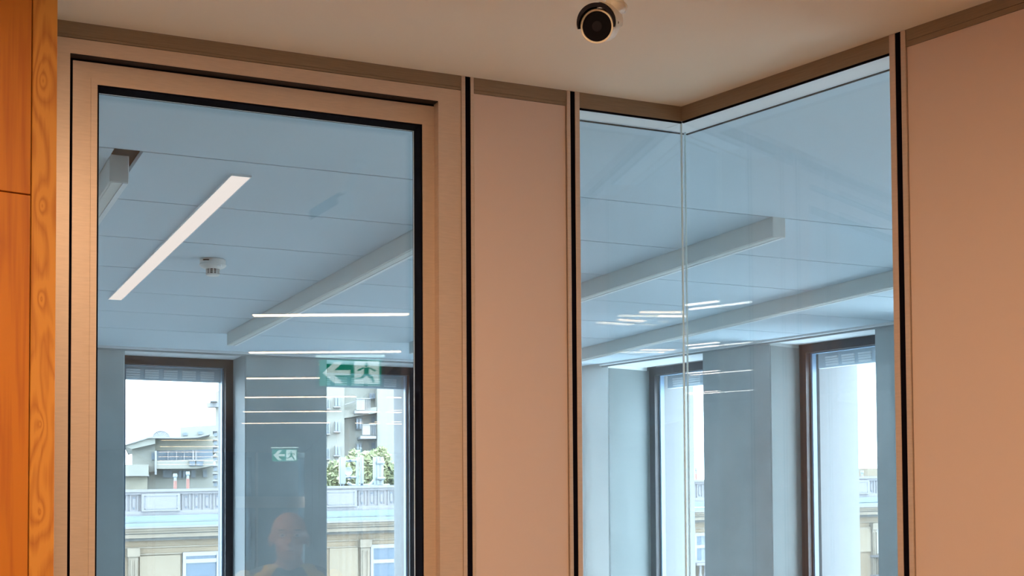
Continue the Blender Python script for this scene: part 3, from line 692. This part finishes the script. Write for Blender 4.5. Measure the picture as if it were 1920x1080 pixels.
# chimneys on the old building's roof
BRICK = mat('red_clay_pipe', (0.204, 0.093, 0.075), .9, noise=.12, nscale=6); CAPM = mat('chimney_cap', (0.144, 0.162, 0.180), .5)
def pipe(x0, x1, y0, Yc, l, m=None, capk=True):
    a = aty(x0, 900, Yc).x; b = aty(x1, 900, Yc).x; zt_ = aty((x0+x1)/2, y0, Yc).z; r = (b-a)/2*.92
    zb_ = ZTOP-.79+SL*(a+b)/2; o = empty('chimney_pipe', ((a+b)/2, Yc, zb_), l, 'chimney', 'chimney pipes on the old roof')
    bm = NB(); lathe(bm, [(0, 0), (r, 0), (r, zt_-zb_-.28), (0, zt_-zb_-.28)], ((a+b)/2, Yc, zb_), (0, 0, 1), 14); put('pipe', bm, m or BRICK, o)
    bm = NB(); lathe(bm, [(0, zt_-zb_-.28), (r*.8, zt_-zb_-.28), (r*.8, zt_-zb_-.16), (r*1.25, zt_-zb_-.12), (r*1.1, zt_-zb_), (0, zt_-zb_)], ((a+b)/2, Yc, zb_), (0, 0, 1), 14); put('pipe_cap', bm, CAPM, o)
pipe(325, 332, 888, 54, 'shorter red chimney pipe above the balustrade'); pipe(349, 355.5, 884, 54, 'taller red chimney pipe above the balustrade')
pipe(1303.5, 1307, 877, 54, 'thin brown chimney pipe seen through the narrow window')
pipe(1574.5, 1580, 871, 54, 'brown chimney pipe beside the dark conifer'); pipe(1614.5, 1619, 882, 54, 'small dark chimney pipe near the roof box')
a, b = aty(1627, 890, 60), aty(1660, 890, 60)
bm = NB(); W.box(bm, a.x, b.x, 60, 63, 0, aty(1640, 878, 60).z); put('roof_box', bm, STONE2, loc=(a.x, 60, 0), label='pale flat box on the roof at the right hand window', cat='roof box')
bm = NB(); W.box(bm, a.x-.6, b.x, 59.8, 60, 0, aty(1620, 893, 60).z); o_ = put('low_roof_box', bm, PARA, loc=(a.x, 59.8, 0), label='low pale ledge in front of the roof box', cat='roof box')

# antennas --------------------------------------------------------------
YN = 52.0
def npt(x, y, Y=YN): return aty(x, y, Y)
def antenna(x0, x1, y0, y1, l):
    a, b = npt(x0, y1), npt(x1, y0); o = empty('panel_antenna', ((a.x+b.x)/2, YN, a.z), l, 'antenna', 'panel antennas on the old roof')
    bm = NB(); W.box(bm, a.x, b.x, YN-.08, YN+.08, a.z, b.z); bmesh.ops.bevel(bm, geom=bm.edges[:], offset=.03, segments=2, affect='EDGES'); put('antenna_panel', bm, mat('antenna_grey', (0.144, 0.162, 0.156), .5), o)
    for k in (.3, .7):
        x = a.x+(b.x-a.x)*k; bm = NB(); tube(bm, [(x, YN, a.z), (x, YN, a.z-.12), (x+.05, YN+.05, a.z-.3)], .03, 6); put('connector', bm, OPAN, o)
antenna(636, 647.5, 857, 908, 'wide upright panel antenna beside the small dish')
antenna(675, 681.5, 855, 907, 'narrow upright panel antenna in front of the tree')
MET = mat('galvanised_steel', (0.156, 0.174, 0.180), .4)
def ptube(bm, pts, r, Y=YN): tube(bm, [npt(x, y, Y) for x, y in pts], r, 8)
o = empty('antenna_mast', npt(670, 912), 'steel mast with cross arms between the two panel antennas', 'antenna mast')
bm = NB(); ptube(bm, [(670, 914), (670, 857)], .07, 53); put('mast_pole', bm, MET, o)
for y in (863.5, 895): bm = NB(); ptube(bm, [(648, y), (670, y)], .05, 53); put('cross_arm', bm, MET, o)
bm = NB()
for y in (862, 895):
    for x in (649, 669): W.box(bm, npt(x-1, y).x, npt(x+1.2, y).x, 52.8, 53.1, npt(x, y+2.5).z, npt(x, y-2).z)
put('clamps', bm, OPAN, o)
bm = NB(); ptube(bm, [(652, 905), (660, 910), (690, 910)], .06, 53); put('base_rail', bm, MET, o)
bm = NB(); c = npt(655, 884, 51.4); lathe(bm, [(.0, .0), (.11, .03), (.17, .08), (.18, .08), (.11, .02), (0, -.03)], c, (-.7, -.7, 0), 18); put('dish_reflector', bm, MET, loc=c, smooth=True, label='small round dish between the antennas', cat='satellite dish')
o = empty('antenna_rack', npt(709, 912), 'rack of three slim steel poles with cross bars on the roof', 'antenna mast')
for x, y0, r in ((702.5, 857, .08), (708.5, 856, .09), (715, 857, .09)): bm = NB(); ptube(bm, [(x, 909), (x, y0)], r, 52.3); put('rack_pole', bm, MET, o)
for y in (867.5, 897): bm = NB(); ptube(bm, [(707, y), (721, y)], .06, 52.15); put('cross_bar', bm, MET, o)
bm = NB(); ptube(bm, [(692, 912), (705, 896)], .06, 52.3); put('rack_brace', bm, MET, o)
bm = NB(); ptube(bm, [(690, 911), (730, 911)], .07, 52.3); put('base_rail', bm, MET, o)

# far blocks ------------------------------------------------------------
B1 = mat('pale_grey_facade', (0.185, 0.180, 0.158), .9, noise=.05, nscale=.4); B2 = mat('light_facade', (0.180, 0.172, 0.150), .9); B3 = mat('beige_attic_cladding', (0.180, 0.165, 0.130), .9, noise=.12, nscale=1.5)
WHB = mat('white_balcony', (0.19, 0.185, 0.19), .8); GLB = mat('distant_window_glass', (0.11, 0.13, 0.155), .25)
def quad(bm, pts, Y, th, mi=0, xd=None):
    dv = Vector((0, 1, 0)) if xd is None else Vector((ray(xd, 900).x/ray(xd, 900).y, 1, 0))
    a = []
    for x, y in pts:
        p = aty(x, min(y, 955), Y)
        if y >= 955: p.z = GZ
        a.append(bm.verts.new(p))
    n = len(pts); b = [bm.verts.new(v.co + dv*th) for v in a]
    bm.faces.new(a); bm.faces.new(b[::-1])
    for i in range(n): bm.faces.new((a[i], a[(i+1) % n], b[(i+1) % n], b[i]))
YB = 104.0
fb_ = empty('curved_building', (aty(320, 900, YB).x, YB, GZ), 'modern apartment block with swept flat roof and ribbon windows in the far distance', 'building')
def fp(name, m, pts, y0, th, par=None): bm = NB(); quad(bm, pts, YB+y0, th, xd=300); return put(name, bm, m, par or fb_)
def rect(x0, x1, y0, y1): return [(x0, y1), (x1, y1), (x1, y0), (x0, y0)]
fp('lower_wall', B1, [(222, 960), (410, 960), (410, 874), (291, 878), (222, 885)], 0, 20)
fp('upper_wall', B2, [(247.5, 888), (291, 884), (291, 830), (247.5, 842)], -.6, 14)
fp('attic_wall', B3, [(247.5, 855), (291, 845), (410, 843), (410, 815), (370, 822), (279, 822), (247.5, 832)], -.3, 14)
fp('roof_slab', WHB, [(232, 836), (279, 821.5), (337, 822), (370, 820.5), (394, 815), (394, 812), (370, 818), (337, 819), (279, 818.5), (232, 834.5)], -1.7, 14)
fp('roof_soffit', B1, [(234, 836), (247, 842), (291, 832), (291, 822), (279, 821.5)], -1.5, 10)
rb = fp('ribbon_glazing', GLB, [(292, 863.5), (399, 862), (399, 842), (292, 846)], -.5, 2)
for x in (315, 331, 345.5, 362.5, 367.5): fp('glazing_post', WHB, rect(x-(.8 if x < 360 else 1.8), x+(.8 if x < 360 else 1.8), 844, 863), -.8, .3, rb)
fp('balcony_parapet', B2, [(291, 879), (370, 878.5), (401, 873), (401, 858), (380, 861), (291, 864)], -1.6, 1.4)
fp('balcony_parapet', WHB, rect(354, 381.5, 861.5, 864), -1.8, .3)
fp('balcony_glass', GLB, rect(355, 366, 864, 873), -1.75, .2); fp('balcony_glass', GLB, rect(368, 381, 864, 873), -1.75, .2)
fp('side_window', GLB, rect(284, 289.5, 849, 862), -.75, .2)
fp('corner_pier', WHB, [(290, 890), (294, 890), (294, 845), (290, 846)], -1.7, 1.5)
for x0, x1, y0, y1 in ((305, 322.5, 881, 896), (335, 341, 883, 896), (342.5, 348, 883, 896), (358, 367, 881, 896), (380, 388.5, 881, 895)):
    f_ = fp('window', WHB if x1-x0 > 7 else GLB, rect(x0, x1, y0, y1), -.25, .3)
    fp('pane', GLB if x1-x0 <= 7 else CURT, rect(x0+.8, x1-.8, y0+1, y1-1), -.35, .12, f_)
fp('left_wing', B1, rect(222, 278.5, 871, 892), -3, 8); fp('wing_ledge', WHB, rect(222, 279, 890, 892.5), -3.4, 8); fp('wing_base', B3, rect(222, 276, 892.5, 925), -2.8, 7)
ph = fp('penthouse', B1, [(338.5, 820), (406, 820), (406, 797), (338.5, 801)], 3, 10)
fp('penthouse_window', GLB, rect(343.5, 351, 811, 816.5), 2.8, .2, ph); fp('penthouse_window', GLB, rect(372, 380, 809, 814.5), 2.8, .2, ph)
# glazed half dome
dc = aty(301.5, 820, YB+6); dr_ = (aty(317, 820, YB+6).x-dc.x)
bm = NB()
for k in range(13):
    t = math.pi*k/12; tube(bm, [dc, dc + Vector((math.cos(t)*dr_, 0, math.sin(t)*dr_*.8))], .07, 5)
tube(bm, [dc + Vector((math.cos(math.pi*k/24)*dr_, 0, math.sin(math.pi*k/24)*dr_*.8)) for k in range(25)], .09, 5)
put('fan_dome', bm, WHB, fb_)
for x, y in ((368, 792), (374.5, 788)): bm = NB(); tube(bm, [aty(x, 800, YB+5), aty(x, y, YB+5)], .05, 5); put('roof_aerial', bm, MET, fb_)

YC = 80.0
ft = empty('tower_block', (aty(650, 800, YC).x, YC, GZ), 'tall pale apartment tower with stacked balconies behind the tree', 'building')
def gp(name, m, pts, y0, th, par=None): bm = NB(); quad(bm, pts, YC+y0, th, xd=404); return put(name, bm, m, par or ft)
gp('wall', B2, [(404, 1000), (645.5, 1000), (645.5, 640), (404, 735)], 0, 10)
gp('wall', B2, [(707, 1000), (790, 1000), (790, 600), (707, 620)], 0, 10)
gp('recess_wall', B1, [(645, 1000), (708, 1000), (708, 620), (645, 640)], 1.3, 8)
gp('recess_side', B1, rect(645.3, 658, 783, 1000), 1.5, 3)
gp('recess_band', B2, [(645.5, 784), (706.5, 774), (706.5, 763), (645.5, 769)], 0.05, 4)
for x0, x1, y0, y1 in ((628, 638.5, 744, 762), (628, 638.5, 790, 808.5), (628, 638.5, 836, 853.5), (610, 618.5, 748, 766), (610, 618.5, 793, 813), (610, 618.5, 840, 860)):
    f_ = gp('window', WHB, rect(x0, x1, y0, y1), -.15, .3)
    gp('pane', GLB, rect(x0+1.2, x0+4.2, y0+1.2, y1-1), -.25, .12, f_); gp('pane', GLB, rect(x0+6, x1-1, y0+1.2, y1-1), -.25, .12, f_)
    gp('window_sill', WHB, rect(x0-2, x1+.5, y1, y1+2), -.5, .5, f_)
for x0, x1, y0, y1 in ((667.5, 678.5, 784, 805), (668.5, 678.5, 832, 850), (692.6, 704.5, 737, 748.5)):
    f_ = gp('window', WHB, rect(x0, x1, y0, y1), 1.0, .3); gp('pane', GLB, rect(x0+1, x0+4.5, y0+1.5, y1-1.5), .9, .12, f_); gp('pane', GLB, rect(x0+6.5, x1-1, y0+1.5, y1-1.5), .9, .12, f_)
for x0, x1, y0, y1 in ((697, 704.5, 782, 812), (697, 704.5, 830, 845)): gp('balcony_door', GLB, rect(x0, x1, y0, y1), 1.1, .3)
for xs0, xs1, ys0, ys1, p in ((665, 692.6, 770, 775, (668.5, 684, 748, 769)), (676, 705.5, 817.5, 822.5, (679.6, 694.4, 797, 815.5)), (688, 705, 845, 849, None)):
    bl = gp('balcony', WHB, rect(xs0, xs1, ys0, ys1), -.6, 1.9)
    if p:
        gp('balcony_front', WHB, rect(*p), -.5, .15, bl)
        for k in range(4): gp('rail_post', WHB, rect(p[1]+2+k*2.6, p[1]+2.6+k*2.6, p[2], p[3]), -.5, .15, bl)
        gp('hand_rail', WHB, rect(p[0]-1, min(p[1]+11, 706), p[2]-1.5, p[2]), -.55, .2, bl)
gp('hand_rail', WHB, [(647, 759), (668, 752.5), (668, 751), (647, 757.5)], -.3, .15)
for k, y in enumerate((750, 806, 822, 836, 853, 871, 886, 900)):     # balconies at the near end of the tower
    gp('end_balcony', WHB, rect(399 if k else 394, 407, y, y+2.4), -1.5, 3); gp('end_recess', GLB, rect(400.5, 407, y+3, y+12), -.2, .4)
bm = NB(); c = aty(401, 764, YC); lathe(bm, [(0, 0), (1.0*.4, 0), (1.0*.45, .25), (0, .3)], c, (0, 0, 1), 14); put('corner_drum', bm, WHB, ft)

# trees ------------------------------------------------------------------
def leaf_cloud(name, m, blobs, Y, n, size, par, seed=3):
    rnd = random.Random(seed); bm = NB()
    tot = sum(r*r for _, _, r in blobs)
    for (x, y, r) in blobs:
        c = aty(x, y, Y); rr = (aty(x+r, y, Y)-c).length
        for _ in range(int(n*r*r/tot)):
            while True:
                v = Vector((rnd.uniform(-1, 1), rnd.uniform(-1, 1), rnd.uniform(-1, 1)))
                if v.length <= 1: break
            v = v*(rnd.uniform(.7, 1.15)); p = c + v*rr
            a = Vector((rnd.gauss(0, 1), rnd.gauss(0, 1), rnd.gauss(0, 1))).normalized(); b = a.orthogonal().normalized(); s = size*rnd.uniform(.6, 1.3)
            q = [bm.verts.new(p + a*s), bm.verts.new(p + b*s*.55), bm.verts.new(p - a*s), bm.verts.new(p - b*s*.55)]; bm.faces.new(q)
    return put(name, bm, m, par, kind='stuff')
LEAF = mat('light_green_leaves', (0.185, 0.195, 0.095), .8, noise=.25, nscale=1.2); LEAF2 = mat('dark_green_leaves', (0.030, 0.054, 0.036), .8, noise=.3, nscale=1.5); BARK = mat('bark', (.12, .10, .08), .9)
YTR = 62.0
tr = empty('leafy_tree', (aty(680, 900, YTR).x, YTR, GZ), 'light green leafy tree rising behind the roof antennas', 'tree')
leaf_cloud('foliage', LEAF, [(632, 892, 20), (627, 875, 10), (648, 885, 18), (668, 872, 20), (665, 855, 10), (690, 868, 20), (712, 862, 18), (715, 848, 9), (735, 888, 18), (700, 895, 24), (668, 900, 22), (755, 895, 16), (612, 905, 18)], YTR, 16000, .17, tr)
bm = NB(); c = aty(690, 880, YTR); tube(bm, [(c.x, YTR, GZ), (c.x+.2, YTR, -4), (c.x, YTR, 2)], [.35, .28, .12], 10)
for dx, dz in ((-2, 2.6), (1.8, 3), (-.6, 4), (3, 1.5), (-3.4, 1.2)): tube(bm, [(c.x, YTR, 0), (c.x+dx, YTR+.3, dz)], [.16, .05], 6)
put('trunk', bm, BARK, tr)
tr = empty('conifer', (aty(1566, 900, 70).x, 70, GZ), 'dark conifer at the left edge of the right hand window view', 'tree')
leaf_cloud('foliage', LEAF2, [(1566, 895, 8), (1567, 880, 7), (1567, 868, 6), (1567, 857, 4.5), (1567, 848, 3)], 70, 2500, .22, tr, 5)
c = aty(1566, 880, 70); bm = NB(); tube(bm, [(c.x, 70, GZ), (c.x, 70, c.z)], [.3, .1], 8); put('trunk', bm, BARK, tr)
#PART3
# ------------------------------------------------------------------ person standing beside the viewer (mirrored in the door glass)
SKIN = mat('skin', (.62, .36, .26), .55, noise=.06, nscale=14); SHIRT = mat('dark_blue_shirt', (.03, .045, .075), .85, bump=.2, bscale=200); YEL = mat('yellow_jacket', (.75, .55, .06), .75, bump=.3, bscale=60); TRS = mat('dark_trousers', (.03, .032, .04), .85); SHOE = mat('black_shoe', (.015, .015, .015), .5)
PPOS = Vector((1.54, 1.02, 0)); pe = empty('person', PPOS, 'bald person in open yellow jacket and dark shirt, mirrored in the door glass', 'person')
PROT = Matrix.Rotation(math.radians(14), 4, 'Z') @ Matrix.Scale(.987, 4)      # local +Y is the way the person faces
def skin_mesh(verts, edges, radii, root=0, sub=2):
    me = bpy.data.meshes.new('tmp'); me.from_pydata(verts, edges, []); o = bpy.data.objects.new('tmp', me); C.objects.link(o)
    m = o.modifiers.new('s', 'SKIN'); m.use_smooth_shade = True
    for v, rr in zip(me.skin_vertices[0].data, radii): v.radius = rr if isinstance(rr, tuple) else (rr, rr)
    me.skin_vertices[0].data[root].use_root = True
    sb = o.modifiers.new('b', 'SUBSURF'); sb.levels = sub; sb.render_levels = sub
    dg = bpy.context.evaluated_depsgraph_get(); dg.update(); ev = o.evaluated_get(dg); m2 = bpy.data.meshes.new_from_object(ev)
    bm = NB(); bm.from_mesh(m2); bpy.data.objects.remove(o); bpy.data.meshes.remove(me); bpy.data.meshes.remove(m2); return bm
def join(bms):
    out = NB()
    for b in bms:
        me = bpy.data.meshes.new('t'); b.to_mesh(me); b.free(); out.from_mesh(me); bpy.data.meshes.remove(me)
    return out
def blob(c, r, seg=20, rot=None):
    bm = NB(); bmesh.ops.create_uvsphere(bm, u_segments=seg, v_segments=seg//2+4, radius=1)
    m_ = Matrix.Diagonal((*r, 1))
    if rot: m_ = rot @ m_
    bm.transform(Matrix.Translation(c) @ m_); return bm
def chain(pts, rad): return skin_mesh(pts, [(i, i+1) for i in range(len(pts)-1)], rad, 0, 1)
hz = 1.545   # centre of the head
parts = []
trunk = [(0, 0, .93), (0, -.01, 1.10), (0, -.02, 1.26), (0, -.02, 1.36), (0, -.005, 1.43), (0, .01, 1.49)]
tr_r = [(.155, .105), (.140, .10), (.155, .115), (.13, .09), (.060, .060), (.056, .058)]
v = list(trunk); e = [(i, i+1) for i in range(5)]; rad = list(tr_r)
def limb(start, pts, rr):
    global v, e, rad
    k = start
    for p_, r_ in zip(pts, rr): v.append(p_); rad.append(r_); e.append((k, len(v)-1)); k = len(v)-1
for sgn in (-1, 1):
    limb(3, [(sgn*.12, -.02, 1.365), (sgn*.185, -.02, 1.34), (sgn*.215, -.025, 1.20), (sgn*.235, -.02, 1.06), (sgn*.235, .03, .94), (sgn*.225, .07, .83)], [.062, .058, .046, .040, .036, .026])
    limb(0, [(sgn*.09, 0, .86), (sgn*.10, .005, .68), (sgn*.10, .015, .48), (sgn*.10, -.015, .28), (sgn*.10, -.03, .09), (sgn*.105, .05, .045), (sgn*.11, .12, .03)], [.095, .082, .058, .054, .038, .036, .03])
parts.append(skin_mesh(v, e, rad, 0, 2))
for sgn in (-1, 1):                      # hands: palm, four fingers of different length, thumb
    W0 = Vector((sgn*.225, .07, .83)); dn = Vector((-sgn*.03, .10, -.30)).normalized(); ac = Vector((0, 1, .33)).normalized(); inn = Vector((-sgn, 0, 0))
    parts.append(chain([tuple(W0 - dn*.02), tuple(W0 + dn*.03), tuple(W0 + dn*.075)], [(.024, .020), (.036, .017), (.038, .015)]))
    for k, L in enumerate((.068, .078, .072, .056)):
        b0 = W0 + dn*.065 + ac*(.028-.019*k)
        p1 = b0 + dn*L*.45 + inn*.004; p2 = p1 + dn*L*.30 + inn*.012; p3 = p2 + dn*L*.22 + inn*.016
        parts.append(chain([tuple(b0), tuple(p1), tuple(p2), tuple(p3)], [.0095, .009, .0085, .007]))
    b0 = W0 + dn*.02 + ac*.025; parts.append(chain([tuple(b0), tuple(b0 + dn*.025 + ac*.022 + inn*.012), tuple(b0 + dn*.052 + ac*.026 + inn*.022), tuple(b0 + dn*.072 + ac*.022 + inn*.028)], [.013, .011, .010, .008]))
# head, tilted a little upwards
HT = Matrix.Translation((0, .025, hz)) @ Matrix.Rotation(math.radians(8), 4, 'X')
hp = [blob((0, -.012, .028), (.076, .097, .086), 28), blob((0, .018, -.045), (.058, .068, .066), 24), blob((0, .055, -.088), (.026, .026, .022)), blob((0, .083, -.018), (.0125, .021, .026)), blob((0, .097, -.030), (.015, .013, .011)),
      blob((0, .068, .022), (.052, .020, .012)), blob((-.036, .056, -.028), (.022, .02, .018)), blob((.036, .056, -.028), (.022, .02, .018)), blob((0, .078, -.058), (.023, .012, .006)), blob((0, .077, -.068), (.020, .012, .007)),
      blob((-.079, -.010, -.008), (.008, .019, .031)), blob((.079, -.010, -.008), (.008, .019, .031)), blob((0, -.02, -.085), (.052, .056, .07))]
hb = join(hp); hb.transform(HT); parts.append(hb)
bod = join(parts)
bod.transform(Matrix.Translation(PPOS) @ PROT)
body = put('body', bod, SKIN, pe, smooth=True)
rm = body.modifiers.new('remesh', 'REMESH'); rm.mode = 'VOXEL'; rm.voxel_size = .006; rm.use_smooth_shade = True
sm = body.modifiers.new('smooth', 'SMOOTH'); sm.iterations = 3; sm.factor = .5
def add(name, bm, m, **k): bm.transform(Matrix.Translation(PPOS) @ PROT); return put(name, bm, m, pe, smooth=True, **k)
for sgn in (-1, 1):
    b_ = blob((sgn*.030, .0725, .004), (.012, .010, .0075), 14); b_.transform(HT); ey = add('eye', b_, WHITE)
    b_ = blob((sgn*.030, .0815, .004), (.0048, .0025, .0048), 10); b_.transform(HT); add('pupil', b_, SHADE)
    b_ = blob((sgn*.031, .082, .026), (.019, .004, .0035), 10); b_.transform(HT); add('eyebrow', b_, mat('grey_brow', (.16, .12, .09), .9))
b_ = blob((0, .0875, -.0625), (.020, .004, .0028), 12); b_.transform(HT); add('mouth', b_, mat('lips', (.42, .17, .14), .6))
# clothes
add('shirt', skin_mesh([(0, 0, .90), (0, -.01, 1.10), (0, -.02, 1.26), (0, -.02, 1.365), (0, -.005, 1.425), (-.12, -.02, 1.365), (.12, -.02, 1.365), (-.19, -.02, 1.335), (.19, -.02, 1.335)], [(0, 1), (1, 2), (2, 3), (3, 4), (3, 5), (3, 6), (5, 7), (6, 8)], [(.168, .118), (.153, .113), (.168, .128), (.140, .100), (.069, .069), .071, .071, .066, .066]), SHIRT)
for sgn in (-1, 1):
    add('jacket_sleeve', skin_mesh([(sgn*.13, -.02, 1.375), (sgn*.19, -.02, 1.345), (sgn*.22, -.025, 1.20), (sgn*.24, -.02, 1.06), (sgn*.24, .03, .94), (sgn*.232, .055, .865)], [(0, 1), (1, 2), (2, 3), (3, 4), (4, 5)], [.080, .080, .064, .058, .052, .048], 0, 2), YEL)
bm = NB(); nseg = 40; prof = [(.86, .200, .150), (1.0, .192, .146), (1.15, .188, .146), (1.28, .196, .150), (1.37, .185, .125), (1.415, .125, .095), (1.435, .085, .080)]
rws = []
for z_, rx, ry in prof:
    for t_in in (0,):
        row = []
        for k in range(nseg+1):
            a = math.radians(118 + (360-56)*k/nseg) if True else 0
            row.append(bm.verts.new((math.cos(a)*rx, math.sin(a)*ry-.012, z_)))
        rws.append(row)
for a_, b_ in zip(rws, rws[1:]):
    for k in range(nseg): bm.faces.new((a_[k], a_[k+1], b_[k+1], b_[k]))
jk = add('jacket', bm, YEL); so = jk.modifiers.new('cloth', 'SOLIDIFY'); so.thickness = .006; so.offset = 1; ss = jk.modifiers.new('sub', 'SUBSURF'); ss.levels = 1; ss.render_levels = 1
for sgn in (-1, 1):
    add('trouser_leg', skin_mesh([(sgn*.05, 0, .93), (sgn*.09, 0, .84), (sgn*.10, .005, .68), (sgn*.10, .015, .48), (sgn*.10, -.015, .28), (sgn*.10, -.03, .07)], [(i, i+1) for i in range(5)], [(.125, .118), .108, .098, .076, .070, .064], 0, 2), TRS)
    bm = blob((sgn*.107, .055, .045), (.050, .135, .045), 20)
    for v_ in bm.verts: v_.co.z = max(v_.co.z, .002)
    add('shoe', bm, SHOE)
# the copied group labels of look-alike kit
for o in bpy.data.objects:
    if o.parent and o.name.split('.')[0] in STUFFY: o['kind'] = 'stuff'
